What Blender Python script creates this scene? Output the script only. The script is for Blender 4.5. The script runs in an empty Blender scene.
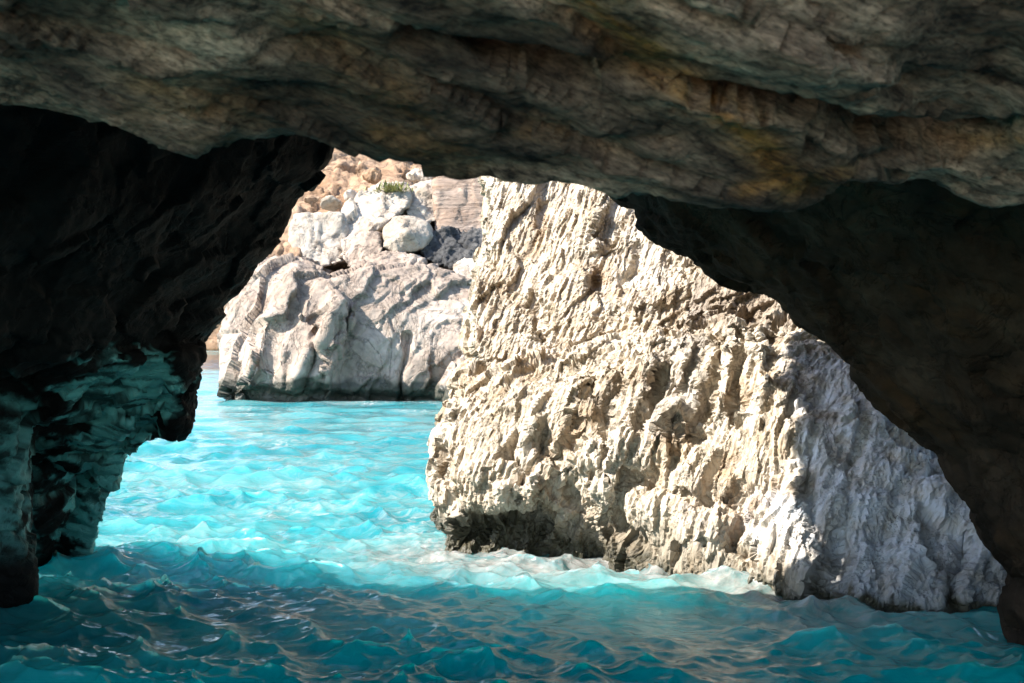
import bpy, bmesh, math, random
import numpy as np

random.seed(5)
RNG = np.random.default_rng(11)
scene = bpy.context.scene
COL = scene.collection

# ------------------------------------------------------------------ camera numbers
W, H = 1024, 683
F = 1422.0            # focal length in pixels (50 mm on a 36 mm wide sensor)
HOR = 322.0           # picture row of the horizon
EYE = 1.8             # metres above the water


def P(px, py, Y):
    """World point seen at (px, py) when it stands Y metres ahead."""
    return ((px - 512.0) * Y / F, Y, EYE - (py - HOR) * Y / F)


# ------------------------------------------------------------------ noise
_G = RNG.normal(size=(256, 3))
_G /= np.linalg.norm(_G, axis=1)[:, None]
_R = RNG.random((256, 8))


def _hash(ix, iy, iz, seed):
    h = (ix * 73856093) ^ (iy * 19349663) ^ (iz * 83492791) ^ (seed * 2654435761)
    h = h & 0xFFFFFFFF
    h = ((h >> 13) ^ h) * 1274126177 & 0xFFFFFFFF
    h = (h >> 16) ^ h
    return h & 255


def pnoise(p, seed=0):
    i = np.floor(p).astype(np.int64)
    f = p - i
    u = f * f * f * (f * (f * 6 - 15) + 10)
    out = 0
    for dx in (0, 1):
        wx = u[:, 0] if dx else 1 - u[:, 0]
        for dy in (0, 1):
            wy = u[:, 1] if dy else 1 - u[:, 1]
            for dz in (0, 1):
                wz = u[:, 2] if dz else 1 - u[:, 2]
                g = _G[_hash(i[:, 0] + dx, i[:, 1] + dy, i[:, 2] + dz, seed)]
                d = g[:, 0] * (f[:, 0] - dx) + g[:, 1] * (f[:, 1] - dy) + g[:, 2] * (f[:, 2] - dz)
                out = out + wx * wy * wz * d
    return out * 1.6


def fbm(p, octv=4, seed=0, gain=0.5, ridged=False):
    a, s, out = 1.0, 1.0, 0
    for o in range(octv):
        n = pnoise(p * s + o * 17.3, seed + o)
        if ridged:
            n = 1.0 - 2.2 * np.abs(n)
        out = out + a * n
        a *= gain
        s *= 2.03
    return out


def cells(p, seed=0):
    """Worley cells: F1, F2, a random tilted plane per cell and a random number per cell."""
    i = np.floor(p).astype(np.int64)
    n = len(p)
    f1 = np.full(n, 9.0)
    f2 = np.full(n, 9.0)
    pl = np.zeros(n)
    rn = np.zeros(n)
    for dx in (-1, 0, 1):
        for dy in (-1, 0, 1):
            for dz in (-1, 0, 1):
                c = i + np.array((dx, dy, dz))
                h = _hash(c[:, 0], c[:, 1], c[:, 2], seed)
                r = _R[h]
                d = p - (c + r[:, :3])
                dist = np.sqrt((d * d).sum(1))
                near = dist < f1
                f2 = np.where(near, f1, np.minimum(f2, dist))
                pl = np.where(near, (r[:, 3] - .5) * .9 + (d * _G[h]).sum(1), pl)
                rn = np.where(near, r[:, 4], rn)
                f1 = np.where(near, dist, f1)
    return f1, f2, pl, rn


def flakes(p, seed, tilt=(-.75, .0, .2), rnd=.55):
    """Overlapping stone flakes: every cell rises to one side and breaks off sharply at its edge."""
    i = np.floor(p).astype(np.int64)
    n = len(p)
    f1 = np.full(n, 9.0)
    out = np.zeros(n)
    T = np.array(tilt)
    for dx in (-1, 0, 1):
        for dy in (-1, 0, 1):
            for dz in (-1, 0, 1):
                c = i + np.array((dx, dy, dz))
                h = _hash(c[:, 0], c[:, 1], c[:, 2], seed)
                q = _R[h]
                d = p - (c + q[:, :3])
                dist = (d * d).sum(1)
                near = dist < f1
                out = np.where(near, (q[:, 3] - .5) * .8 + d @ T + rnd * (d * _G[h]).sum(1), out)
                f1 = np.where(near, dist, f1)
    return out


def aligned(p, axis, sx, sl):
    """Coordinates stretched along axis: sx metres across, sl metres along."""
    a = np.array(axis, float)
    a /= np.linalg.norm(a)
    b = np.cross(a, (0.3, 1.0, 0.1))
    b /= np.linalg.norm(b)
    c = np.cross(a, b)
    return np.stack((p @ b / sx, p @ c / sx, p @ a / sl), 1)


def smooth01(x, a, b):
    t = np.clip((x - a) / (b - a), 0, 1)
    return t * t * (3 - 2 * t)


# ------------------------------------------------------------------ mesh tools
def hull(pts):
    bm = bmesh.new()
    for q in pts:
        bm.verts.new(q)
    bmesh.ops.convex_hull(bm, input=bm.verts[:])
    loose = [v for v in bm.verts if not v.link_faces]
    bmesh.ops.delete(bm, geom=loose, context='VERTS')
    bmesh.ops.recalc_face_normals(bm, faces=bm.faces[:])
    bm.verts.index_update()
    vs = [tuple(v.co) for v in bm.verts]
    fs = [[v.index for v in f.verts] for f in bm.faces]
    bm.free()
    return vs, fs


def prism(front, back=2.0, spread=1.0):
    """Hull of front points and the same points pushed back."""
    pts = [tuple(q) for q in front]
    cx = sum(q[0] for q in pts) / len(pts)
    cz = sum(q[2] for q in pts) / len(pts)
    pts += [(cx + (q[0] - cx) * spread, q[1] + back, cz + (q[2] - cz) * spread) for q in pts]
    return hull(pts)


def loft(rings):
    """Closed skin through rings with the same point count, capped at both ends."""
    n = len(rings[0])
    vs = [tuple(q) for r in rings for q in r]
    fs = []
    for k in range(len(rings) - 1):
        for j in range(n):
            a, b = k * n + j, k * n + (j + 1) % n
            fs.append([a, b, b + n, a + n])
    fs.append(list(range(n))[::-1])
    fs.append([(len(rings) - 1) * n + j for j in range(n)])
    bm = bmesh.new()
    bv = [bm.verts.new(q) for q in vs]
    for f in fs:
        bm.faces.new([bv[i] for i in f])
    bmesh.ops.triangulate(bm, faces=[f for f in bm.faces if len(f.verts) > 4])
    bmesh.ops.recalc_face_normals(bm, faces=bm.faces[:])
    bm.verts.index_update()
    out = ([tuple(v.co) for v in bm.verts], [[v.index for v in f.verts] for f in bm.faces])
    bm.free()
    return out


def fuse(pieces, voxel):
    """Union of closed pieces as an even quad mesh (numpy verts, quads)."""
    vs, fs = [], []
    for v, f in pieces:
        o = len(vs)
        vs += v
        fs += [[i + o for i in q] for q in f]
    me = bpy.data.meshes.new('tmp')
    me.from_pydata(vs, [], fs)
    ob = bpy.data.objects.new('tmp', me)
    COL.objects.link(ob)
    m = ob.modifiers.new('r', 'REMESH')
    m.mode = 'VOXEL'
    m.voxel_size = voxel
    dg = bpy.context.evaluated_depsgraph_get()
    out = bpy.data.meshes.new_from_object(ob.evaluated_get(dg), depsgraph=dg)
    bpy.data.objects.remove(ob)
    bpy.data.meshes.remove(me)
    return out


def coords(me):
    a = np.empty(len(me.vertices) * 3)
    me.vertices.foreach_get('co', a)
    return a.reshape(-1, 3)


def set_coords(me, a):
    me.vertices.foreach_set('co', a.ravel())
    me.update()


def normals(me):
    a = np.empty(len(me.vertices) * 3)
    me.vertex_normals.foreach_get('vector', a)
    return a.reshape(-1, 3)


def relax(me, n=3, k=0.5):
    e = np.empty(len(me.edges) * 2, dtype=np.int32)
    me.edges.foreach_get('vertices', e)
    e = e.reshape(-1, 2)
    c = coords(me)
    N = len(c)
    deg = np.bincount(e.ravel(), minlength=N)[:, None].clip(1)
    for _ in range(n):
        s = np.stack([np.bincount(e[:, 0], c[e[:, 1], j], N) + np.bincount(e[:, 1], c[e[:, 0], j], N) for j in range(3)], 1)
        c = c + k * (s / deg - c)
    set_coords(me, c)


def push(me, fn):
    c = coords(me)
    n = normals(me)
    set_coords(me, c + n * fn(c, n)[:, None])


def attr(me, name, vals):
    a = me.attributes.new(name, 'FLOAT', 'POINT')
    a.data.foreach_set('value', np.asarray(vals, dtype=np.float32))


def finish(name, me, mat, smooth=True):
    me.name = name
    me.materials.clear()
    me.materials.append(mat)
    me.polygons.foreach_set('use_smooth', np.full(len(me.polygons), smooth))
    ob = bpy.data.objects.new(name, me)
    COL.objects.link(ob)
    return ob


def tag(o, label=None, cat=None, group=None, kind=None):
    if label: o['label'] = label
    if cat: o['category'] = cat
    if group: o['group'] = group
    if kind: o['kind'] = kind
    return o


# ------------------------------------------------------------------ materials
class NT:
    def __init__(self, name):
        self.m = bpy.data.materials.new(name)
        self.m.use_nodes = True
        self.t = self.m.node_tree
        self.b = self.t.nodes['Principled BSDF']
        self.co = self.t.nodes.new('ShaderNodeTexCoord').outputs['Object']

    def n(self, typ, **kw):
        x = self.t.nodes.new(typ)
        for k, v in kw.items():
            if k in x.inputs:
                x.inputs[k].default_value = v
            else:
                setattr(x, k, v)
        return x

    def link(self, a, b):
        self.t.links.new(a, b)

    def mapped(self, scale=(1, 1, 1), rot=(0, 0, 0)):
        mp = self.n('ShaderNodeMapping')
        mp.inputs['Rotation'].default_value = rot
        self.link(self.co, mp.inputs['Vector'])
        sc = self.n('ShaderNodeMapping')
        sc.inputs['Scale'].default_value = scale
        self.link(mp.outputs['Vector'], sc.inputs['Vector'])
        return sc.outputs['Vector']

    def noise(self, scale, detail=6, rough=0.55, dist=0.0, vec=None):
        x = self.n('ShaderNodeTexNoise')
        x.inputs['Scale'].default_value = scale
        x.inputs['Detail'].default_value = detail
        x.inputs['Roughness'].default_value = rough
        x.inputs['Distortion'].default_value = dist
        self.link(vec or self.co, x.inputs['Vector'])
        return x.outputs['Fac']

    def ramp(self, src, stops, interp='LINEAR'):
        x = self.n('ShaderNodeValToRGB')
        x.color_ramp.interpolation = interp
        el = x.color_ramp.elements
        while len(el) < len(stops):
            el.new(0.5)
        for e, (p, c) in zip(el, stops):
            e.position = p
            e.color = (*c, 1) if len(c) == 3 else c
        self.link(src, x.inputs['Fac'])
        return x.outputs['Color']

    def mix(self, fac, a, b, mode='MIX'):
        x = self.n('ShaderNodeMix', data_type='RGBA', blend_type=mode)
        for s, v in ((x.inputs[0], fac), (x.inputs[6], a), (x.inputs[7], b)):
            if hasattr(v, 'is_output'):
                self.link(v, s)
            elif isinstance(v, (int, float)):
                s.default_value = v
            else:
                s.default_value = (*v, 1)
        return x.outputs[2]

    def math(self, op, a, b=0.0, clamp=False):
        x = self.n('ShaderNodeMath', operation=op, use_clamp=clamp)
        for s, v in ((x.inputs[0], a), (x.inputs[1], b)):
            if hasattr(v, 'is_output'):
                self.link(v, s)
            else:
                s.default_value = v
        return x.outputs[0]

    def attr(self, name):
        return self.n('ShaderNodeAttribute', attribute_name=name).outputs['Fac']

    def bump(self, h, strength, dist, prev=None):
        x = self.n('ShaderNodeBump')
        x.inputs['Strength'].default_value = strength
        x.inputs['Distance'].default_value = dist
        self.link(h, x.inputs['Height'])
        if prev:
            self.link(prev, x.inputs['Normal'])
        return x.outputs['Normal']


def rock_mat(name, tones, stain, wet_or_glow=None, scale=1.0, rough=0.85, bump=1.0, spec=0.3, stretch=(1, 1, 1), rot=(0, 0, 0),
             stain_attr=False, veins=None, tints=None, crack=.5, wetgloss=.45, streak=None):
    """Layered stone: broad tone drift, grain, ochre or dark stains and a tide band, or painted water glow on the cave wall, given by an attribute."""
    t = NT(name)
    v = t.mapped(stretch, rot)
    base = t.ramp(t.noise(0.9 * scale, 8, 0.6, 0.4, v), [(0.32, tones[0]), (0.5, tones[1]), (0.68, tones[2])])
    grain = t.ramp(t.noise(9 * scale, 8, 0.7, 0.2, v), [(0.3, (0.62,) * 3), (0.5, (0.95,) * 3), (0.72, (1.18,) * 3)])
    c = t.mix(1.0, base, grain, 'MULTIPLY')
    sm = t.noise(1.7 * scale, 7, 0.65, 0.8, v)
    if stain_attr:
        sm = t.math('MULTIPLY', t.math('MULTIPLY', t.attr('stain'), t.math('MULTIPLY', t.math('SUBTRACT', sm, 0.34), 5.0, True)), t.math('ADD', t.noise(9 * scale, 6, .7), 0.6), True)
        c = t.mix(sm, c, stain)
    else:
        c = t.mix(t.ramp(sm, [(0.53, (0, 0, 0)), (0.68, (0.75,) * 3)]), c, stain)
    if veins:
        vn = t.math('ABSOLUTE', t.math('SUBTRACT', t.noise(1.3 * scale, 5, 0.6, 1.0, v), 0.5))
        c = t.mix(t.ramp(vn, [(0.0, (0.8,) * 3), (0.02, (0, 0, 0))]), c, veins)
    ck = t.math('ABSOLUTE', t.math('SUBTRACT', t.noise(2.2 * scale, 6, 0.62, 0.9, v), 0.5))
    if crack:
        c = t.mix(t.ramp(ck, [(0.0, (crack,) * 3), (0.012, (0, 0, 0))]), c, tuple(.4 * q for q in tones[0]))
    else:
        fl = t.noise(2.6 * scale, 12, 0.72, 0.6, t.mapped((.35, 1, 1.5), (0, -.42, 0)))
        c = t.mix(1.0, c, t.ramp(fl, [(0.36, (.12,) * 3), (0.47, (.75,) * 3), (0.6, (1.15,) * 3), (.7, (1.5,) * 3)]), 'MULTIPLY')
        fl2 = t.noise(22.0 * scale, 6, 0.7, 0.3, v)
        c = t.mix(1.0, c, t.ramp(fl2, [(0.36, (.35,) * 3), (0.5, (1.0,) * 3), (0.66, (1.5,) * 3)]), 'MULTIPLY')
    if streak:
        sv = t.noise(2.6 * scale, 7, .68, .5, t.mapped((2.2, 2.2, .45), (0, .3, 0)))
        c = t.mix(t.ramp(sv, [(.52, (0, 0, 0)), (.64, (.62,) * 3)]), c, streak)
        sv2 = t.noise(1.1 * scale, 8, .7, .6)
        c = t.mix(t.ramp(sv2, [(.54, (0, 0, 0)), (.66, (.5,) * 3)]), c, (.27, .25, .24))
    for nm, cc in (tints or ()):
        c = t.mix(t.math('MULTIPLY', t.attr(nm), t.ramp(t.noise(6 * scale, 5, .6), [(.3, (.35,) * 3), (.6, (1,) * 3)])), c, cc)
    r = rough
    if wet_or_glow:
        w = t.math('MULTIPLY', t.attr('wet_or_glow'), t.math('ADD', t.noise(5 * scale, 5, 0.6), 0.6), True)
        c = t.mix(w, c, wet_or_glow)
        t.link(t.math('SUBTRACT', rough, t.math('MULTIPLY', w, wetgloss)), t.b.inputs['Roughness'])
    else:
        t.b.inputs['Roughness'].default_value = r
    t.link(c, t.b.inputs['Base Color'])
    t.b.inputs['Specular IOR Level'].default_value = spec
    if wet_or_glow:
        t.link(t.math('ADD', spec, t.math('MULTIPLY', w, 0.2)), t.b.inputs['Specular IOR Level'])
    n1 = t.bump(t.noise(14 * scale, 8, 0.7, 0.3, v), 0.55 * bump, 0.05 / scale)
    n1 = t.bump(t.ramp(ck, [(0.0, (0, 0, 0)), (0.03, (1,) * 3)]), 0.6 * bump, 0.04 / scale, n1) if crack else t.bump(fl, .8, .12 / scale, n1)
    n2 = t.bump(t.noise(55 * scale, 6, 0.7, 0.0, v), 0.4 * bump, 0.015 / scale, n1)
    t.link(n2, t.b.inputs['Normal'])
    return t.m


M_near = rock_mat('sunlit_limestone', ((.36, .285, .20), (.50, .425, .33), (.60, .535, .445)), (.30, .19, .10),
                  wet_or_glow=(.06, .052, .03), streak=(.23, .155, .085), scale=1.3, stretch=(1, 1, .6), tints=(('umber', (.19, .145, .11)), ('grey', (.61, .645, .71))))
M_far = rock_mat('shore_limestone', ((.23, .17, .13), (.32, .25, .20), (.42, .345, .285)), (.22, .155, .11),
                 wet_or_glow=(.055, .05, .035), scale=0.6, stretch=(1, 1, .7), rot=(0, .4, 0))
M_white = rock_mat('bleached_limestone', ((.31, .25, .19), (.41, .345, .28), (.50, .44, .375)), (.29, .19, .12), scale=0.7, crack=.25)
M_block = rock_mat('banded_limestone', ((.24, .155, .105), (.31, .225, .17), (.37, .29, .235)), (.22, .13, .075), scale=0.6,
                   stretch=(.5, .5, 3.0), rot=(0, .08, 0))
M_dark = rock_mat('weathered_grey_stone', ((.03, .03, .031), (.065, .062, .06), (.16, .15, .14)), (.022, .022, .024), scale=1.1)
M_orange = rock_mat('ochre_hill_stone', ((.25, .145, .08), (.34, .22, .14), (.43, .32, .23)), (.26, .13, .06), scale=0.5)
M_roof = rock_mat('mottled_cave_stone', ((.024, .016, .012), (.215, .146, .097), (.60, .43, .295)), (.34, .155, .03),
                  scale=3.0, stretch=(.42, 1, 1.3), rot=(0, -.42, 0), stain_attr=True, bump=2.2, rough=.7, spec=.2, crack=0.0)
M_screen = rock_mat('sky_screen_stone', ((.05, .05, .042), (.10, .092, .078), (.19, .17, .14)), (.06, .06, .045), scale=.3)
M_bounce = rock_mat('bounce_shelf_stone', ((.20, .15, .105), (.30, .23, .17), (.38, .30, .23)), (.16, .11, .07), scale=1.0)
M_wall = rock_mat('wet_dark_stone_painted_glow', ((.003, .0035, .0035), (.006, .007, .0065), (.014, .013, .012)), (.006, .0055, .005),
                  scale=1.5, rough=.75, spec=.10, bump=.7, stretch=(.7, .7, 1.2), wet_or_glow=(.10, .34, .32), wetgloss=.55)  # teal value carries painted water glow on the damp undersides
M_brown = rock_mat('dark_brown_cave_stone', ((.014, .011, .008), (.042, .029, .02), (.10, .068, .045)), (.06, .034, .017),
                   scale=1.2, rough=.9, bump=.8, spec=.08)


def leaf_mat():
    t = NT('green_leaf')
    t.link(t.ramp(t.noise(6, 3), [(0.35, (.10, .11, .025)), (0.65, (.24, .22, .06))]), t.b.inputs['Base Color'])
    t.b.inputs['Roughness'].default_value = .6
    return t.m


def water_mat():
    t = NT('turquoise_sea_water')
    b = t.b
    foam = t.attr('foam')
    fn = t.noise(5.0, 9, 0.72, 1.4)
    fm = t.math('MULTIPLY', foam, t.math('MULTIPLY', t.math('SUBTRACT', fn, 0.45), 5.0, True), True)
    big = t.noise(0.55, 6, 0.65, 1.2, t.mapped((.6, 1.5, 1)))
    sunlit_tone = t.ramp(big, [(0.33, (.005, .135, .165)), (0.5, (.03, .195, .215)), (0.68, (.11, .26, .26))])
    shade_tone = t.ramp(big, [(0.35, (0, .24, .26)), (0.65, (.002, .37, .38))])
    col = t.mix(t.attr('sunlit_mask'), shade_tone, sunlit_tone)  # teal of shaded cave water and pale sunlit water painted into the colour
    sh = t.math('MULTIPLY', t.attr('shallow'), t.ramp(t.noise(2.2, 6, .65, .8), [(.3, (.3,) * 3), (.65, (1,) * 3)]), True)
    col = t.mix(sh, col, t.ramp(t.noise(6, 6, .65), [(.35, (.11, .10, .085)), (.65, (.27, .25, .22))]))
    col = t.mix(fm, col, (.36, .35, .33))
    t.link(col, b.inputs['Base Color'])
    b.inputs['Subsurface Radius'].default_value = (0.4, 5.0, 5.2)
    b.inputs['Subsurface Scale'].default_value = 1.0
    t.link(t.math('MULTIPLY', t.math('MULTIPLY', 0.7, t.math('SUBTRACT', 1.0, sh, True)), t.math('SUBTRACT', 1.0, fm)), b.inputs['Subsurface Weight'])
    b.inputs['IOR'].default_value = 1.33
    b.inputs['Specular IOR Level'].default_value = 0.5
    t.link(t.math('ADD', 0.02, t.math('MULTIPLY', fm, 0.5)), b.inputs['Roughness'])
    v = t.mapped((1, 1.3, 1), (0, 0, .4))
    n1 = t.bump(t.noise(9.0, 6, 0.5, 0.8, v), 0.22, 0.06)
    n2 = t.bump(t.noise(30.0, 4, 0.5, 0.4, v), 0.05, 0.02, n1)
    t.link(n2, b.inputs['Normal'])
    return t.m


M_water = water_mat()
M_leaf = leaf_mat()

# ------------------------------------------------------------------ sunlit rock in the cave mouth
LEAN = (0.34, 0.35, 1.0)
STR = (1.0, .15, .42)


def under(px, py, z=-1.2):
    Y = EYE * F / (py - HOR)
    x = (px - 512) * Y / F
    return (x, Y, z)


def sunlit_rock():
    A = [P(439, 470, 11.5), P(443, 445, 11.6), P(457, 402, 12.0), P(463, 378, 12.2), P(452, 520, 11.4),
         P(470, 480, 10.95), P(540, 495, 10.8), P(470, 420, 11.3), P(560, 440, 10.95),
         P(490, 372, 11.9), P(560, 352, 11.7), P(640, 337, 11.45), P(690, 326, 11.1), P(750, 318, 10.9),
         P(765, 340, 10.6), P(660, 400, 10.75), P(770, 400, 10.3), P(700, 470, 10.4), P(640, 500, 10.6)]
    A2 = [(x, y + 2.5, z) for x, y, z in A] + [under(440, 550, -.2), under(520, 547, -.2), under(440, 543, -1.2), under(560, 540, -1.2)]
    B = [P(500, 180, 13.7), P(492, 232, 13.5), P(478, 300, 13.0), P(466, 345, 12.5), P(600, 192, 13.0), P(590, 140, 13.6),
         P(505, 120, 14.2), P(650, 232, 12.7), P(700, 258, 12.3), P(775, 288, 11.9), P(800, 322, 11.6), P(600, 350, 12.0),
         P(500, 385, 12.2), P(720, 150, 13.6), P(900, 330, 11.6), P(1000, 430, 11.0), P(900, 450, 11.0)]
    C = [P(752, 322, 10.95), P(800, 315, 11.2), P(860, 372, 10.5), P(945, 455, 9.9), P(1015, 570, 9.35), P(1080, 640, 9.2),
         P(790, 420, 10.1), P(815, 520, 9.5), under(830, 606, .05), under(920, 608, .05), under(1020, 609, .05),
         under(830, 606), under(1060, 609)]
    D = [P(600, 478, 10.8), P(745, 425, 10.25), P(700, 435, 10.45), P(785, 415, 10.12), P(700, 470, 10.35), P(790, 455, 10.05), P(820, 520, 9.55), P(620, 520, 10.75), P(750, 520, 9.9),
         under(560, 547, .05), under(640, 549, .05), under(700, 562, .05), under(745, 580, .05), under(800, 599, .05),
         under(832, 606, .02), under(560, 545), under(640, 547), under(700, 560), under(745, 578), under(800, 598), under(840, 606)]
    base = [under(442, 552, -.3), under(447, 549, .12), under(475, 549, .1), under(442, 552), under(560, 545)]
    top = hull([(-.05, 13.9, 3.0), (.8, 13.4, 3.0), (7, 12.6, 3), (-.2, 14.6, 6), (-.4, 14.2, 9), (8, 13.0, 9), (-.6, 14.4, 22), (9, 13.6, 22), (1, 15, 30), (9, 15, 30), (0, 18, 3), (9, 18, 3), (0, 18, 22), (9, 18, 30)])  # unseen tall upper rock added to replace sky in the water reflections
    me = fuse([hull(A + A2), prism(B, 3.0), prism(C, 3.0), prism(D, 2.5), prism(base, 2.0)], 0.0145)
    relax(me, 8, .6)

    def macro(c, n):
        k = aligned(c, LEAN, .42, 1.5)
        _, _, pl, _ = cells(k + .18 * fbm(k * 1.3, 2, 3)[:, None], 5)
        return .09 * fbm(c / .9, 3, 21) + .105 * pl
    push(me, macro)
    relax(me, 1, .3)

    def columns(c, n):
        # tall flutes under the ledge
        px = 512 + F * c[:, 0] / c[:, 1] + 7 * fbm(c / .22, 3, 22)
        py = HOR - F * (c[:, 2] - EYE) / c[:, 1] + 6 * fbm(c / .25, 3, 23)
        d = np.zeros(len(c))
        for (x0, y0, x1, y1, w, a) in (
                (714, 332, 694, 430, 9, -.34), (676, 345, 658, 430, 6, -.22), (748, 318, 730, 410, 9, -.3), (663, 360, 640, 430, 6, -.2),
                (622, 360, 600, 450, 5, -.14), (512, 430, 515, 500, 7, -.2), (440, 445, 452, 500, 6, -.16), (585, 370, 560, 470, 5, -.15),
                (740, 490, 735, 560, 7, -.22), (800, 450, 830, 590, 7, -.2), (836, 540, 828, 605, 7, -.22), (965, 520, 955, 606, 5, -.2),
                (530, 300, 545, 330, 7, -.18), (640, 250, 615, 300, 4, -.14), (610, 240, 590, 285, 4, -.14), (665, 255, 690, 262, 6, -.14),
                (780, 320, 772, 350, 6, -.16), (540, 440, 575, 520, 9, -.16), (470, 230, 492, 262, 5, -.12), (540, 500, 545, 560, 7, -.12)):
            ex, ey = x1 - x0, y1 - y0
            L2 = ex * ex + ey * ey
            t = ((px - x0) * ex + (py - y0) * ey) / L2
            tc = np.clip(t, 0, 1)
            wig = 5 * np.sin(tc * 9 + x0) * .6
            dist = np.hypot(px - x0 - ex * tc - wig, py - y0 - ey * tc)
            d += a * np.exp(-(dist / w) ** 1.25)
        # horizontal breaks: the ledge, and the overhang above the lower foot
        for pts, w, a in (((( 440, 398), (560, 366), (640, 345), (700, 318), (760, 330)), 7, -.16),
                          (((560, 480), (640, 478), (700, 496), (760, 478), (800, 450)), 8, -.18),
                          (((470, 330), (540, 335), (600, 318), (690, 300)), 5, -.06)):
            for (x0, y0), (x1, y1) in zip(pts, pts[1:]):
                ex, ey = x1 - x0, y1 - y0
                tc = np.clip(((px - x0) * ex + (py - y0) * ey) / (ex * ex + ey * ey), 0, 1)
                d += a * np.exp(-(np.hypot(px - x0 - ex * tc, py - y0 - ey * tc) / w) ** 1.1) * .6
        d = -.27 * np.tanh(-d / .27)
        # undercut at the tide line on the left
        d += -.28 * np.exp(-((px - 505) / 62) ** 2 - ((py - 532) / 17) ** 2)
        return np.where(c[:, 1] < 14.5, d, 0) * (n[:, 1] < .35)
    push(me, columns)
    relax(me, 4, .5)

    def meso(c, n):
        calm = .12 + 1.15 * smooth01(fbm(aligned(c, STR, .55, 1.3), 2, 77), -.3, .35)
        w = fbm(c / .5, 2, 31)[:, None]
        k = aligned(c, LEAN, .18, .95) + .3 * w
        k3 = aligned(c, LEAN, .16, 1.0) + .3 * w
        rib = np.abs(pnoise(k3, 35))
        px = 512 + F * c[:, 0] / c[:, 1]
        py = HOR - F * (c[:, 2] - EYE) / c[:, 1]
        line = np.interp(px, (420, 470, 560, 640, 700, 760, 800), (405, 388, 356, 330, 305, 305, 330))
        band = np.exp(-((py - line) / 30) ** 2)
        ks = aligned(c, STR, .10, .8) + .25 * w
        up = .062 * flakes(k, 8) + .05 * (np.minimum(rib, .6) - .3)
        plane = .06 * flakes(aligned(c, LEAN, .34, 1.1) + .15 * w, 12, (-.5, 0, .15), .5)
        return (1 - band) * (calm * up + (1.2 - calm) * plane) + band * .06 * flakes(ks, 13, (-.6, 0, .1), .4) + .02 * fbm(c / .3, 2, 33)
    push(me, meso)

    def meso2(c, n):
        w = fbm(c / .15, 2, 41)[:, None]
        k = aligned(c, LEAN, .06, .36) + .3 * w
        calm = .3 + .8 * smooth01(fbm(aligned(c, STR, .5, 1.0), 2, 78), -.3, .3)
        return .030 * calm * flakes(k, 9)
    push(me, meso2)

    def fine(c, n):
        k = aligned(c, LEAN, .03, .15) + .25 * fbm(c / .07, 2, 43)[:, None]
        return .014 * flakes(k, 14) + .004 * fbm(c / .04, 2, 91)
    push(me, fine)
    relax(me, 1, .12)
    upper = fuse([top], .16)
    push(upper, lambda c, n: .12 * flakes(aligned(c, LEAN, .4, 1.2), 8) + .1 * fbm(c / .5, 3, 33))
    bm = bmesh.new()
    bm.from_mesh(me)
    bm.from_mesh(upper)
    bm.to_mesh(me)
    bm.free()
    bpy.data.meshes.remove(upper)
    c = coords(me)
    attr(me, 'wet_or_glow', 1.3 * (1 - smooth01(c[:, 2] + .16 * fbm(c / .5, 3, 8), .05, .42)) * (.35 + .65 * smooth01(-c[:, 0], -1.2, -.2)) + .6 * (1 - smooth01(c[:, 2] + .12 * fbm(c / .3, 3, 18), -.02, .10)))
    px = 512 + F * c[:, 0] / c[:, 1]
    py = HOR - F * (c[:, 2] - EYE) / c[:, 1]
    nz = 60 * fbm(c / .5, 3, 93)
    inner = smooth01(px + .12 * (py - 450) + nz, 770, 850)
    attr(me, 'grey', inner * smooth01(py + nz, 330, 460))  # bluish sky light on the shaded right flank painted into the stone colour
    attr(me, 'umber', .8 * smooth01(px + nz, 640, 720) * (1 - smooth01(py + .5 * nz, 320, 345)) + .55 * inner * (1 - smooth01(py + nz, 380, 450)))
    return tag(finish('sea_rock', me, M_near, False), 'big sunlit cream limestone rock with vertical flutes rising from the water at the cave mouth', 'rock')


sunlit_rock()


# ------------------------------------------------------------------ far shore
def stone(name, pieces, voxel, mat, amp, seed, label, cat, group=None, size=1.0, axis=(.2, .3, 1), soft=2, wet_or_glow=0.0, facet=1.0, fine=1.0):
    me = fuse(pieces, voxel)
    relax(me, soft, .5)

    def big(c, n):
        k = aligned(c, axis, size, size * 1.5) + .2 * fbm(c / size, 2, seed)[:, None]
        return amp * (.35 * fbm(c / size, 3, seed + 3) + .75 * facet * flakes(k, seed, (-.3, 0, .2), .8))
    push(me, big)

    def small(c, n):
        k = aligned(c, axis, size * .3, size * .55) + .25 * fbm(c / size * 3, 2, seed + 9)[:, None]
        k2 = aligned(c, axis, size * .12, size * .2) + .25 * fbm(c / size * 8, 2, seed + 8)[:, None]
        return amp * fine * (.26 * facet * flakes(k, seed + 1) + .11 * flakes(k2, seed + 2) + .05 * fbm(c / (size * .1), 2, seed + 5))
    push(me, small)
    if wet_or_glow:
        c = coords(me)
        attr(me, 'wet_or_glow', 1.5 * (1 - smooth01(c[:, 2] + .25 * fbm(c / 1.0, 3, 8), wet_or_glow * .55, wet_or_glow)))
    return tag(finish(name, me, mat), label, cat, group)


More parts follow.
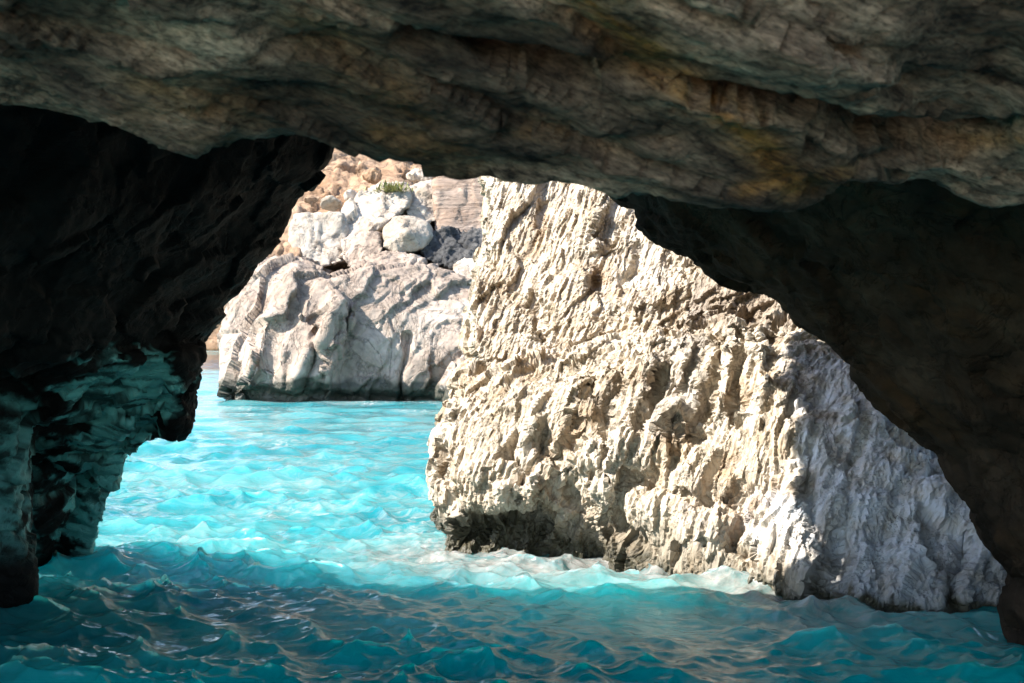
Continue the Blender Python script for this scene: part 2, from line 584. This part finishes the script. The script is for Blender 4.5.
# long pale rock at the water
FR = [[P(222, 396, 32.2), P(221, 345, 32.8), P(236, 292, 33.5), P(248, 268, 34), P(300, 272, 33.6), P(330, 280, 32.8), P(300, 330, 32.2),
       P(262, 372, 31.7), P(330, 380, 31.8), P(345, 300, 32.2), P(246, 398, 31.8), P(330, 400, 31.9), P(300, 260, 34.4),
       P(232, 399, 31.9), P(235, 440, 32.4), P(340, 440, 32.2)],
      [P(330, 276, 33.0), P(372, 268, 33.6), P(430, 264, 34), P(476, 292, 34), P(520, 300, 34), P(330, 340, 32.4), P(400, 330, 32.6), P(500, 350, 32.6),
       P(340, 392, 32.2), P(430, 395, 32.6), P(520, 400, 32.6), P(330, 440, 32.6), P(520, 440, 32.6)],
      [P(430, 400, 31.6), P(455, 365, 32), P(470, 352, 32.2), P(500, 340, 32.2), P(440, 404, 31.0), P(520, 408, 30.6), P(520, 440, 31), P(440, 440, 31.4)]]


def far_rock():
    me = fuse([prism(q, 4) for q in FR], .035)
    relax(me, 6, .5)

    def flutes(c, n):
        px = 512 + F * c[:, 0] / c[:, 1]
        py = HOR - F * (c[:, 2] - EYE) / c[:, 1]
        d = np.zeros(len(c))
        for x0, y0, x1, y1, w, a in ((296, 272, 248, 385, 9, .34), (338, 300, 296, 380, 7, .34), (352, 310, 322, 382, 5, .30), (318, 285, 282, 350, 6, .2),
                                     (275, 330, 262, 392, 5, -.3), (318, 330, 305, 392, 5, -.34), (340, 330, 318, 392, 5, -.26), (408, 335, 400, 402, 3, -.3), (262, 290, 240, 330, 9, -.3)):
            ex, ey = x1 - x0, y1 - y0
            tc = np.clip(((px - x0) * ex + (py - y0) * ey) / (ex * ex + ey * ey), 0, 1)
            d += a * np.exp(-(np.hypot(px - x0 - ex * tc - 2 * np.sin(tc * 8 + x0), py - y0 - ey * tc) / w) ** 2)
        d += -.45 * smooth01(py, 388, 400) * (px > 226)
        return .6 * d * (n[:, 1] < .3)
    push(me, flutes)

    def big(c, n):
        k = aligned(c, (.5, .2, 1), .95, 2.6) + .3 * fbm(c / 1.2, 2, 60)[:, None]
        return .24 * flakes(k, 61, (-.7, 0, .1), .4) + .06 * fbm(c / 1.4, 3, 62)
    push(me, big)

    def small(c, n):
        k = aligned(c, (.5, .2, 1), .3, .85) + .3 * fbm(c / .4, 2, 63)[:, None]
        k2 = aligned(c, (.5, .2, 1), .11, .25) + .3 * fbm(c / .15, 2, 66)[:, None]
        return .04 * flakes(k, 64) + .010 * flakes(k2, 67)
    push(me, small)
    c = coords(me)
    attr(me, 'wet_or_glow', 1.5 * (1 - smooth01(c[:, 2] + .18 * fbm(c / .9, 3, 8), .30, .55)))
    return tag(finish('shore_rock', me, M_far), 'long pale grey rock with a dark tide band, standing in the water below the boulders', 'rock')


far_rock()

GB = 'boulders piled on the far shore rock'
stone('boulder', [prism([P(288, 222, 36), P(300, 212, 36.3), P(340, 213, 36.2), P(349, 230, 36), P(345, 262, 35.4), P(322, 268, 35.2), P(296, 262, 35.6), P(290, 245, 35.6)], 2.5)],
      .05, M_white, .16, 101, 'square cream boulder leftmost in the pile above the pale shore rock', 'boulder', GB, 1.0)
stone('boulder', [prism([P(345, 205, 37), P(362, 190, 37.6), P(392, 182, 38), P(410, 186, 38), P(408, 205, 37), P(385, 225, 36.2), P(362, 240, 35.8), P(342, 248, 35.8), P(339, 236, 36)], 2.5)],
      .05, M_white, .16, 103, 'white slanting slab boulder behind the round white boulder', 'boulder', GB, 1.0)
stone('boulder', [prism([P(383, 228, 35.4), P(394, 217, 35.8), P(412, 215, 35.9), P(428, 222, 35.8), P(432, 236, 35.4), P(424, 250, 35.1), P(398, 254, 34.9), P(382, 248, 35), P(405, 232, 34.8)], 1.6)],
      .04, M_white, .09, 105, 'round bleached white boulder beside the dark grey rock', 'boulder', GB, .8, soft=10, facet=.6)
stone('boulder', [prism([P(339, 240, 35.4), P(352, 234, 35.4), P(378, 232, 35.3), P(384, 248, 34.8), P(372, 266, 34.5), P(350, 270, 34.5), P(341, 258, 34.9)], 1.6)],
      .04, M_far, .13, 107, 'grey veined boulder wedged under the slanting white slab', 'boulder', GB, .7)
stone('boulder', [prism([P(404, 196, 38), P(412, 184, 38.5), P(432, 179, 38.6), P(438, 196, 38), P(437, 222, 37.2), P(420, 224, 36.9), P(405, 214, 37)], 2)],
      .05, M_white, .14, 109, 'pale upright boulder left of the tall banded block', 'boulder', GB, .8)
stone('boulder', [prism([P(433, 180, 38.0), P(446, 171, 38.2), P(470, 168, 38.4), P(520, 172, 38.6), P(520, 232, 37.4), P(470, 238, 37.0), P(434, 236, 37.1), P(437, 205, 37.4)], 3)],
      .05, M_block, .10, 111, 'tall square block with orange horizontal bands against the sunlit rock', 'boulder', GB, 1.2, soft=2)
stone('dark_boulder', [prism([P(421, 240, 35.6), P(436, 232, 36), P(455, 230, 36.2), P(480, 231, 36.3), P(500, 232, 36.3), P(505, 264, 35.0), P(470, 268, 34.8), P(436, 266, 34.8), P(422, 256, 35)], 2)],
      .04, M_dark, .22, 113, 'dark grey pitted rock right of the round white boulder', 'boulder', GB, .6)
stone('boulder', [prism([P(362, 262, 34.4), P(380, 252, 34.8), P(405, 251, 34.9), P(424, 258, 34.6), P(428, 276, 34.0), P(395, 280, 33.8), P(364, 274, 34)], 1.5)],
      .04, M_far, .12, 115, 'low grey boulder lying in front of the round white one', 'boulder', GB, .6)
stone('boulder', [prism([P(452, 264, 34.4), P(464, 258, 34.7), P(482, 260, 34.7), P(490, 275, 34.2), P(470, 284, 33.9), P(453, 276, 34.1)], 1.2)],
      .04, M_white, .08, 117, 'small cream boulder under the dark grey rock', 'boulder', GB, .6, facet=.7)
stone('boulder', [prism([P(262, 252, 35.4), P(272, 225, 36.2), P(284, 208, 37), P(298, 205, 37), P(302, 230, 36.2), P(300, 266, 35), P(270, 270, 34.8)], 2.5)],
      .05, M_orange, .16, 119, 'sloping tan boulder next to the dark left cave wall', 'boulder', GB, .8)
stone('boulder', [prism([P(232, 296, 34.4), P(246, 258, 34.8), P(258, 262, 34.8), P(290, 256, 35), P(300, 280, 34.2), P(270, 300, 33.6), P(240, 320, 33.4)], 2)],
      .05, M_far, .16, 121, 'grey pointed boulder at the left end of the pale shore rock', 'boulder', GB, .8)
for px, py, Y, w, mt, sd, lab in (
        (283, 214, 37.2, 10, M_white, 141, 'small cream stone at the top left of the square cream boulder'),
        (330, 205, 37.6, 13, M_white, 143, 'flat cream stone resting on top of the square cream boulder'),
        (312, 199, 38.6, 10, M_orange, 144, 'small tan stone on the orange slope above the square boulder'),
        (372, 176, 40.0, 11, M_orange, 145, 'tan stone on the slope left of the green tuft'),
        (420, 176, 39.6, 12, M_white, 146, 'pale stone on top of the upright boulder by the green tuft'),
        (352, 196, 38.6, 9, M_white, 147, 'small pale stone at the upper left of the white slanting slab'),
        (372, 268, 34.0, 9, M_far, 148, 'small grey stone under the grey veined boulder'),
        (478, 270, 34.0, 8, M_dark, 149, 'small dark stone just below the dark grey pitted rock'),
        (262, 262, 34.9, 9, M_far, 150, 'small grey stone perched beside the grey pointed boulder')):
    q = random.Random(sd)
    pts = []
    for i in range(16):
        a = q.uniform(0, 6.283)
        pts.append(P(px + w * (q.uniform(.7, 1.1)) * math.cos(a), py + .75 * w * q.uniform(.6, 1.1) * math.sin(a), Y + q.uniform(-.25, .25)))
    stone('stone', [hull(pts)], .035, mt, .07, sd, lab, 'stone', 'small stones among the boulders', .4, soft=1)

stone('hillside', [prism([P(270, 200, 40), P(300, 178, 41), P(330, 172, 41.4), P(420, 168, 42), P(520, 165, 42.5), P(560, 240, 37.5), P(250, 275, 36)], 8),
                   prism([P(290, 176, 43), P(310, 152, 44), P(345, 146, 44.6), P(420, 158, 45), P(540, 150, 46), P(560, 220, 42), P(270, 240, 41)], 6)],
      .09, M_orange, .42, 123, 'orange tan rocky hillside rising behind the boulder pile', 'hillside', None, 1.4)
stone('sky_screen', [prism([P(250, 250, 50), P(190, 0, 53), P(100, -500, 56), P(150, -1400, 60), P(420, -1900, 63), P(900, -1800, 62), P(700, 120, 52), P(720, 260, 50), P(250, 300, 49)], 10),
                   hull([(-70, 44, -1), (-70, 46, 60), (-17, 54, 66), (-17, 53, -1), (-70, 64, -1), (-70, 64, 60), (-17, 66, 66), (-17, 66, -1)])],
      .25, M_screen, .6, 127, 'added unseen tall grey rock screen hiding the sky behind the orange hillside', 'sky_screen', None, 2.5)  # unseen rock mass added to keep the sky out of the water reflections
stone('headland', [prism([P(120, 300, 92), P(160, 250, 94), P(216, 290, 94), P(260, 240, 95), P(300, 250, 95), P(300, 352, 90), P(120, 352, 89)], 12)],
      .3, M_orange, .8, 125, 'small tan headland far off across the turquoise water', 'headland', None, 4)


def tuft():
    vs, fs = [], []
    c0 = np.array(P(391, 188, 37.4))
    for i in range(150):
        a = random.uniform(0, 6.283)
        el = random.uniform(.25, 1.4)
        L = random.uniform(.12, .42)
        d = np.array((math.cos(a) * math.cos(el), math.sin(a) * math.cos(el), math.sin(el)))
        b = c0 + np.array((random.gauss(0, .2), random.gauss(0, .1), -.12))
        s = np.cross(d, (0, 0, 1.0))
        s = s / (np.linalg.norm(s) + 1e-6) * random.uniform(.015, .035)
        m = b + d * L * .6
        t = b + d * L + np.array((0, 0, -.05 * L))
        o = len(vs)
        vs += [tuple(b), tuple(m + s), tuple(t), tuple(m - s)]
        fs.append((o, o + 1, o + 2, o + 3))
    me = bpy.data.meshes.new('plant_tuft')
    me.from_pydata(vs, [], fs)
    tag(finish('plant_tuft', me, M_leaf, False), 'green tuft of leaves growing among the pale boulders', 'plant')


tuft()


# ------------------------------------------------------------------ left cave wall
def left_wall():
    sil = [(338, 40), (332, 152), (302, 170), (298, 193), (283, 219), (267, 255), (244, 279), (226, 314), (208, 344)]
    tip = [P(x, y, 8.3 + .9 * (i / 8)) for i, (x, y) in enumerate(sil)]
    over = tip + [P(190, 352, 8.9), P(75, 362, 8.2), P(-60, 340, 7.5)] + [(x - 4.5, y - 1.0, z) for x, y, z in tip[:4]]
    near = [(-2.6, 5.2, 3.3), (-3.2, 4.9, 2.3), (-3.3, 5.2, 1.7), (-6, 5, 3.5), (-6, 5, 1.5), (-1.8, 7.0, 2.9), (-6, 7.6, 4.2), (-6, 9.5, 1.0), (-2.6, 6, 4.2)]
    under_face = [P(75, 362, 7.9), P(120, 356, 8.1), P(188, 360, 8.5), P(206, 348, 8.9), P(150, 430, 9.3), P(118, 452, 9.6), P(70, 470, 9.9),
                  P(0, 430, 8.6), P(206, 340, 9.1), P(150, 420, 9.7), (-5, 8.8, 2.2), (-5, 7.6, 3), (-5, 10.0, .8)]
    tipb = [P(209, 342, 8.9), P(210, 358, 8.95), P(206, 378, 9.0), P(206, 398, 9.05), P(198, 416, 9.1), P(191, 436, 9.1), P(176, 434, 9.0), P(166, 438, 9.0), P(168, 380, 8.8), P(190, 350, 8.7)]
    blk = lambda pts, b: hull(pts + [(x * (y + b) / y - .12, y + b, EYE + (z - EYE) * (y + b) / y) for x, y, z in pts])
    b2 = [P(164, 420, 9.3), P(150, 436, 9.3), P(142, 440, 9.3), P(132, 457, 9.4), P(128, 440, 9.2), P(140, 410, 9.2), P(160, 400, 9.2)]
    b3 = [P(132, 452, 9.7), P(126, 471, 9.7), P(117, 481, 9.8), P(108, 482, 9.8), P(100, 460, 9.6), P(120, 440, 9.5)]
    b4 = [P(112, 478, 10.6), P(108, 508, 10.6), P(106, 521, 10.6), P(92, 530, 10.7), P(78, 548, 10.8), P(76, 570, 10.9), P(60, 580, 11), P(62, 470, 10.4), P(95, 462, 10.3)]
    b5 = [P(78, 385, 9.6), P(76, 440, 9.9), P(70, 500, 10.3), P(52, 556, 10.7), P(50, 580, 10.9), P(20, 580, 10.6), P(24, 430, 9.4), P(50, 385, 9.0)]
    b6 = [P(40, 392, 8.7), P(36, 440, 8.8), P(30, 500, 8.9), P(29, 560, 9.0), P(24, 607, 9.0), P(24, 640, 9.0), P(-80, 650, 8.6), P(-80, 380, 8.0), P(10, 380, 8.2)]
    rest = [(-5.6, 5.2, -1), (-3.55, 6.5, -1), (-3.5, 9.0, -1), (-3.5, 9.0, 2.5), (-3.3, 6, 2.2), (-6.5, 5.2, 3.2), (-6.5, 8.6, 3.0), (-6.5, 9.8, -1), (-4.0, 10.2, -1), (-4.0, 9.6, 1.4)]
    me = fuse([hull(over + near), hull(under_face), blk(tipb, .5), blk(b2, .7), blk(b3, .6), blk(b4, .7), blk(b5, .8), blk(b6, 1.0), hull(rest)], .022)
    relax(me, 3, .5)

    def big(c, n):
        k = aligned(c, (-.5, .6, .6), .5, .9)
        _, _, pl, _ = cells(k + .2 * fbm(k, 2, 200)[:, None], 201)
        return .05 * pl + .06 * fbm(c / .8, 3, 202)
    push(me, big)

    def small(c, n):
        k = aligned(c, (1.0, .35, -.25), .09, .5)
        r = fbm(k + .3 * fbm(k * .7, 2, 205)[:, None], 3, 203, ridged=True)
        _, _, pl, _ = cells(aligned(c, (.3, .3, 1), .24, .5) + .2 * fbm(c / .4, 2, 208)[:, None], 204)
        w = .3 * fbm(c / .25, 2, 207)[:, None]
        kk = aligned(c, (1.0, .5, -.2), .055, .5) + w
        low = 1 - smooth01(c[:, 2], 1.3, 1.9)
        return .008 * r + (.003 + .010 * low) * flakes(kk, 204, (-.6, .3, 0), .6) + (.03 + .025 * low) * pl
    push(me, small)
    c = coords(me)
    n = normals(me)
    glow_streaks = smooth01(fbm(aligned(c, (1.0, .45, -.3), .07, .6), 3, 211) + .25 * fbm(c / .35, 2, 212), -.45, .35)
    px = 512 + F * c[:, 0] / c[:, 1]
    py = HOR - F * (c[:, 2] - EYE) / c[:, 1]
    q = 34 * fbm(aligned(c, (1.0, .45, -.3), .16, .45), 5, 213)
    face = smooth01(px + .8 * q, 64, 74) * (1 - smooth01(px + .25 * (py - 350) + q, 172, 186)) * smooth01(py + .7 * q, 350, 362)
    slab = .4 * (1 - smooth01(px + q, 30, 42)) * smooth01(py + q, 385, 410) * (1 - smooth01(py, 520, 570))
    attr(me, 'wet_or_glow', 1.4 * np.clip(.12 + glow_streaks, 0, 1) * np.maximum(face, slab))  # turquoise glow from the water painted into the colour of the undersides
    return tag(finish('cave_wall', me, M_wall), 'black overhanging left cave wall with glossy undersides painted turquoise with water glow at the water', 'cave wall')


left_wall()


# ------------------------------------------------------------------ right cave wall
def right_wall():
    sil = [(560, 60, 8.6), (596, 186, 8.5), (622, 206, 8.45), (652, 236, 8.4), (702, 260, 8.35), (722, 275, 8.35), (772, 290, 8.3), (802, 322, 8.3), (852, 372, 8.25),
           (902, 430, 8.2), (940, 458, 8.2), (968, 520, 8.15), (1000, 568, 8.1), (1012, 582, 8.1), (1004, 604, 8.15), (1014, 625, 8.15), (1030, 645, 8.15)]
    edge = [P(*q) for q in sil]
    # loft of sections in depth: each section is the arch edge moved outwards, closed far to the right
    rings = []
    for y, off in ((5.6, .95), (6.6, .55), (7.5, .18), (8.0, .03), (8.25, .0), (8.5, .06), (8.9, .45), (9.1, 1.6)):
        r = []
        for (x, yy, z) in edge:
            yo = y + (yy - 8.25)
            r.append((x + off * .85, yo, z + off * .75))
        lastx = r[-1][0]
        r[-1] = (r[-1][0], r[-1][1], -.6)
        r += [(lastx + .4, y, -1.2), (7, y, -1.2), (7, y, 5), (r[0][0], y, 5)]
        rings.append(r)
    me = fuse([loft(rings)], .028)
    relax(me, 2, .5)

    def big(c, n):
        k = aligned(c, (.5, .5, .6), .6, 1.2)
        _, _, pl, _ = cells(k + .2 * fbm(k, 2, 300)[:, None], 301)
        return .05 * pl + .04 * fbm(c / .9, 3, 302)
    push(me, big)

    def small(c, n):
        _, _, pl, _ = cells(aligned(c, (.3, .3, 1), .16, .3), 304)
        return .03 * pl + .012 * fbm(c / .12, 4, 303, ridged=True)
    push(me, small)
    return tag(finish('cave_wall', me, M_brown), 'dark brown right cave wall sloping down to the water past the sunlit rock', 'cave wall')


right_wall()


# ------------------------------------------------------------------ roof of the cave
def roof():
    lip = [(-900, 60), (-300, 70), (0, 93), (60, 110), (130, 134), (205, 152), (225, 146), (262, 134), (318, 126), (345, 133), (400, 147), (470, 157), (560, 170), (640, 186), (720, 203),
           (770, 203), (820, 192), (850, 178), (900, 174), (935, 170), (965, 190), (1005, 203), (1060, 196), (1400, 190), (2000, 180)]
    xs = np.array([q[0] for q in lip], float)
    ys = np.array([q[1] for q in lip], float)
    YL = 4.0
    prof = [(-1.6, 4.0), (.3, 2.4), (1.2, 1.55), (2.1, .92), (2.9, .48), (3.5, .20), (3.85, .04), (4.0, 0), (4.15, .06), (4.4, .35), (4.9, 1.0), (5.6, 1.6), (6.4, 2.0), (6.0, 4.0), (-1.6, 4.6)]
    rings = []
    for px in np.concatenate((np.linspace(-2600, -60, 16), np.linspace(-40, 1064, 70), np.linspace(1100, 2600, 14))):
        py = np.interp(px, xs, ys)
        x, _, z = P(px, py, YL)
        rings.append([(x, y, z + dz) for y, dz in prof])
    nose = fuse([loft(rings)], .022)
    slab1 = hull([(-9, 4.2, 3.7), (-9, 7.9, 3.7), (.5, 7.9, 3.7), (.5, 4.2, 3.7), (-9, 4.2, 7), (-9, 7.0, 7), (.5, 7.0, 7), (.5, 4.2, 7)])
    slab2 = hull([(-2.2, 4.2, 3.7), (-1.9, 8.0, 3.7), (.1, 10.5, 3.75), (2.2, 10.9, 3.9), (9, 10.7, 4.0), (9, 4.2, 3.7), (-2.2, 4.2, 7), (-1.7, 7.2, 7), (.4, 9.6, 7), (9, 9.6, 7), (9, 4.2, 7)])
    outer = fuse([slab1, slab2], .08)
    relax(nose, 5, .5)

    AX = (1.0, .25, -.42)

    def big(c, n):
        k = aligned(c, AX, .28, .75)
        _, _, pl, _ = cells(k + .25 * fbm(k, 2, 400)[:, None], 401)
        return .02 * pl + .045 * fbm(aligned(c, AX, .35, .9), 3, 402) + .06 * flakes(aligned(c, AX, .2, 1.3) + .2 * fbm(c / .5, 2, 407)[:, None], 408, (.3, .0, .1), .7)
    push(nose, big)

    def ledges(c, n):
        px = 512 + F * c[:, 0] / np.maximum(c[:, 1], .5)
        py = HOR - F * (c[:, 2] - EYE) / np.maximum(c[:, 1], .5)
        d = np.zeros(len(c))
        for pts, w, a in ((((400, 40), (520, 58), (620, 75), (700, 92), (790, 108), (860, 128), (940, 134), (1030, 128)), 9, -.11),
                          (((500, 135), (600, 142), (680, 140)), 6, -.03), (((640, 0), (760, 35), (850, 52)), 8, -.04), (((860, 165), (935, 150), (1000, 140)), 7, -.05)):
            for (x0, y0), (x1, y1) in zip(pts, pts[1:]):
                ex, ey = x1 - x0, y1 - y0
                tc = np.clip(((px - x0) * ex + (py - y0) * ey) / (ex * ex + ey * ey), 0, 1)
                d = np.minimum(d, a * np.exp(-(np.hypot(px - x0 - ex * tc, py - y0 - ey * tc) / w) ** 2))
        return d * (c[:, 1] > 2.0) * (c[:, 1] < 4.2)
    push(nose, ledges)

    def small(c, n):
        k = aligned(c, AX, .06, .17)
        _, _, pl, _ = cells(k + .2 * fbm(k, 2, 405)[:, None], 404)
        return .009 * pl + .009 * fbm(k, 3, 406, ridged=True)
    push(nose, small)

    push(outer, lambda c, n: .12 * fbm(c / .7, 3, 410) + .06 * cells(c / .5, 411)[2])
    # join both pieces of the roof in one mesh
    bm = bmesh.new()
    bm.from_mesh(nose)
    bm.from_mesh(outer)
    me = bpy.data.meshes.new('roof')
    bm.to_mesh(me)
    bm.free()
    c = coords(me)
    px = 512 + F * c[:, 0] / np.maximum(c[:, 1], .5)
    py = HOR - F * (c[:, 2] - EYE) / np.maximum(c[:, 1], .5)
    st = np.zeros(len(c))
    for x0, y0, x1, y1, w, a in ((560, -30, 690, 88, 20, .9), (708, 92, 790, 180, 17, .85), (300, 20, 420, 110, 26, .3), (150, 90, 230, 120, 30, .3), (930, 140, 1020, 140, 8, .5),
                                 (740, 190, 850, 172, 7, .6), (380, 130, 470, 168, 18, .3), (520, 125, 560, 135, 9, .5)):
        ex, ey = x1 - x0, y1 - y0
        tc = np.clip(((px - x0) * ex + (py - y0) * ey) / (ex * ex + ey * ey), 0, 1)
        st = np.maximum(st, a * np.exp(-(np.hypot(px - x0 - ex * tc, py - y0 - ey * tc) / w) ** 2))
    attr(me, 'stain', st * (c[:, 1] < 4.3))
    bpy.data.meshes.remove(nose)
    bpy.data.meshes.remove(outer)
    return tag(finish('cave_roof', me, M_roof), 'low mottled grey brown cave roof with ochre streaks hanging over the water', 'cave roof')


roof()


# ------------------------------------------------------------------ unseen shelf added behind the viewer to bounce warm light onto the roof
stone('bounce_shelf', [hull([(-7, .6, -1), (7, .4, -1), (-7, .4, .25), (0, .8, .3), (7, .4, .25), (-8, -12, .9), (8, -12, .9), (-8, -12, -1), (8, -12, -1)])],
      .12, M_bounce, .2, 131, 'added unseen brown grey shelf bouncing warm light onto the cave roof', 'added bounce shelf', None, 1.2)


# ------------------------------------------------------------------ the sea
def sea():
    def spread(a, b, d0, grow, n):
        out, x, d = [], a, d0
        while x < b:
            out.append(x)
            x += d
            d *= grow
        return out
    xs = list(np.arange(-4.3, 4.3, .015))
    right = spread(4.3, 90, .016, 1.055, 0)
    xs = [-x for x in right[::-1]] + xs + right
    ys = list(np.arange(6.5, 11.6, .0135)) + spread(11.6, 140, .014, 1.009, 0)
    back = spread(0, 40, .04, 1.08, 0)
    ys = [6.5 - .04 - y for y in back[::-1]] + ys
    xs, ys = np.array(xs), np.array(ys)
    X, Y = np.meshgrid(xs, ys)
    x, y = X.ravel(), Y.ravel()
    z = np.zeros_like(x)
    ox = np.zeros_like(x)
    oy = np.zeros_like(x)
    rg = np.random.default_rng(4)
    lam = np.exp(np.linspace(math.log(.065), math.log(2.6), 84))
    p = np.stack((x, y, 0 * x), 1)
    gust = .75 + .5 * fbm(p / 1.6, 2, 500)
    cell = np.maximum(np.gradient(xs)[None, :] + 0 * Y, np.gradient(ys)[:, None] + 0 * X).ravel()
    for l in lam:
        k = 2 * math.pi / l
        th = rg.normal(-1.9, .75)
        ph = rg.uniform(0, 6.283)
        steep = .10 if l < .2 else (.118 if l < .6 else (.07 if l < .9 else .030))
        a = steep / k * np.clip((l / cell - 3) / 3, 0, 1)
        a = a * (gust if l < 1.2 else 1)
        arg = k * (math.cos(th) * x + math.sin(th) * y) + ph
        z += a * np.sin(arg)
        q = 1.0 * a * np.cos(arg)
        ox += q * math.cos(th)
        oy += q * math.sin(th)
    inside = (np.abs(x) < 30) & (y > -20)
    z = np.where(inside, z, z * .3)
    # foam: along the foot of the sunlit rock and the far rock
    foam = np.zeros_like(x)

    def wash(pts, w, a):
        nonlocal foam
        q = [under(*s)[:2] for s in pts]
        for (x0, y0), (x1, y1) in zip(q, q[1:]):
            ex, ey = x1 - x0, y1 - y0
            tc = np.clip(((x - x0) * ex + (y - y0) * ey) / (ex * ex + ey * ey), 0, 1)
            foam = np.maximum(foam, a * np.exp(-(np.hypot(x - x0 - ex * tc, y - y0 - ey * tc) / w) ** 2))
    wash([(450, 556), (520, 562), (640, 568), (720, 584), (810, 607)], .75, 1.0)
    shallow, foam = foam, np.zeros_like(x)
    wash([(432, 556), (520, 560), (640, 562), (720, 580), (800, 604)], .5, .7)
    wash([(420, 515), (430, 545)], .5, .6)
    wash([(370, 403), (400, 402), (440, 404)], .5, 1.0)
    wash([(200, 351), (216, 351)], 3.0, 1.2)
    patch = fbm(np.stack((x / 1.6, y / 1.0, 0 * x), 1), 4, 520)
    foam = np.maximum(foam, smooth01(y, 9.6, 12.5) * np.clip(.20 + .5 * patch, .03, .65))
    sunlit_mask = smooth01(y + .5 * fbm(np.stack((x / 2.0, y / 1.2, 0 * x), 1), 3, 530), 6.8 + .85 * (np.clip(x, -2.5, 1.5) + 1.5), 9.4 + .35 * (np.clip(x, -2.5, 1.5) + 1.5))
    n0, n1 = len(xs), len(ys)
    idx = np.arange(n0 * n1).reshape(n1, n0)
    quads = np.stack((idx[:-1, :-1], idx[:-1, 1:], idx[1:, 1:], idx[1:, :-1]), -1).reshape(-1, 4)
    top = np.stack((x + ox, y + oy, z), 1)
    # close the body of water below with a skirt and a bottom
    ring = np.concatenate((idx[0, :], idx[1:, -1], idx[-1, -2::-1], idx[-2:0:-1, 0]))
    low = top[ring].copy()
    low[:, 2] = -9.0
    nb = len(top)
    m = len(ring)
    j = np.arange(m)
    k = (j + 1) % m
    side = np.stack((ring[j], nb + j, nb + k, ring[k]), 1)
    verts = np.concatenate((top, low))
    me = bpy.data.meshes.new('water')
    faces = quads.tolist() + side.tolist() + [list(range(nb + m - 1, nb - 1, -1))]
    me.from_pydata(verts.tolist(), [], faces)
    attr(me, 'foam', np.concatenate((foam, np.zeros(m))))
    attr(me, 'shallow', np.concatenate((shallow, np.zeros(m))))
    attr(me, 'sunlit_mask', np.concatenate((sunlit_mask, np.zeros(m))))
    ob = finish('water', me, M_water)
    tag(ob, 'choppy turquoise sea water, bright outside and dark teal inside the cave', 'water', kind='structure')


sea()

# ------------------------------------------------------------------ light
S = np.array((-0.70, -0.18, 0.69))
S /= np.linalg.norm(S)
elev = math.asin(S[2])
world = bpy.data.worlds.new('World')
scene.world = world
world.use_nodes = True
wn = world.node_tree
bg = wn.nodes['Background']
sky = wn.nodes.new('ShaderNodeTexSky')
sky.sky_type = 'NISHITA'
sky.sun_disc = False
sky.sun_elevation = elev
sky.sun_rotation = math.atan2(S[0], S[1])
sky.air_density = 1.0
sky.dust_density = .6
wn.links.new(sky.outputs[0], bg.inputs['Color'])
bg.inputs['Strength'].default_value = .15
ld = bpy.data.lights.new('sun', 'SUN')
ld.energy = 4.3
ld.angle = math.radians(.5)
ld.color = (1, .95, .87)
lo = bpy.data.objects.new('sun', ld)
COL.objects.link(lo)
from mathutils import Vector
lo.rotation_euler = Vector(S).to_track_quat('Z', 'Y').to_euler()

# ------------------------------------------------------------------ camera
cd = bpy.data.cameras.new('camera')
cam = bpy.data.objects.new('camera', cd)
COL.objects.link(cam)
cd.sensor_width = 36
cd.lens = 36 * F / W
cd.shift_y = -(H / 2 - HOR) / W
cam.location = (0, 0, EYE)
cam.rotation_euler = (math.pi / 2, 0, 0)
cd.clip_start = .05
cd.clip_end = 500
cd.dof.use_dof = True
cd.dof.focus_distance = 12.5
cd.dof.aperture_fstop = 7.0
scene.camera = cam

# ------------------------------------------------------------------ render look
scene.render.engine = 'CYCLES'
cy = scene.cycles
cy.use_denoising = True
try:
    cy.denoiser = 'OPENIMAGEDENOISE'
except Exception:
    pass
cy.max_bounces = 8
cy.diffuse_bounces = 4
cy.glossy_bounces = 3
cy.sample_clamp_indirect = 6
cy.caustics_reflective = False
cy.caustics_refractive = False
vs = scene.view_settings
vs.view_transform = 'Standard'
vs.look = 'None'
vs.exposure = 1.78
vs.gamma = 1
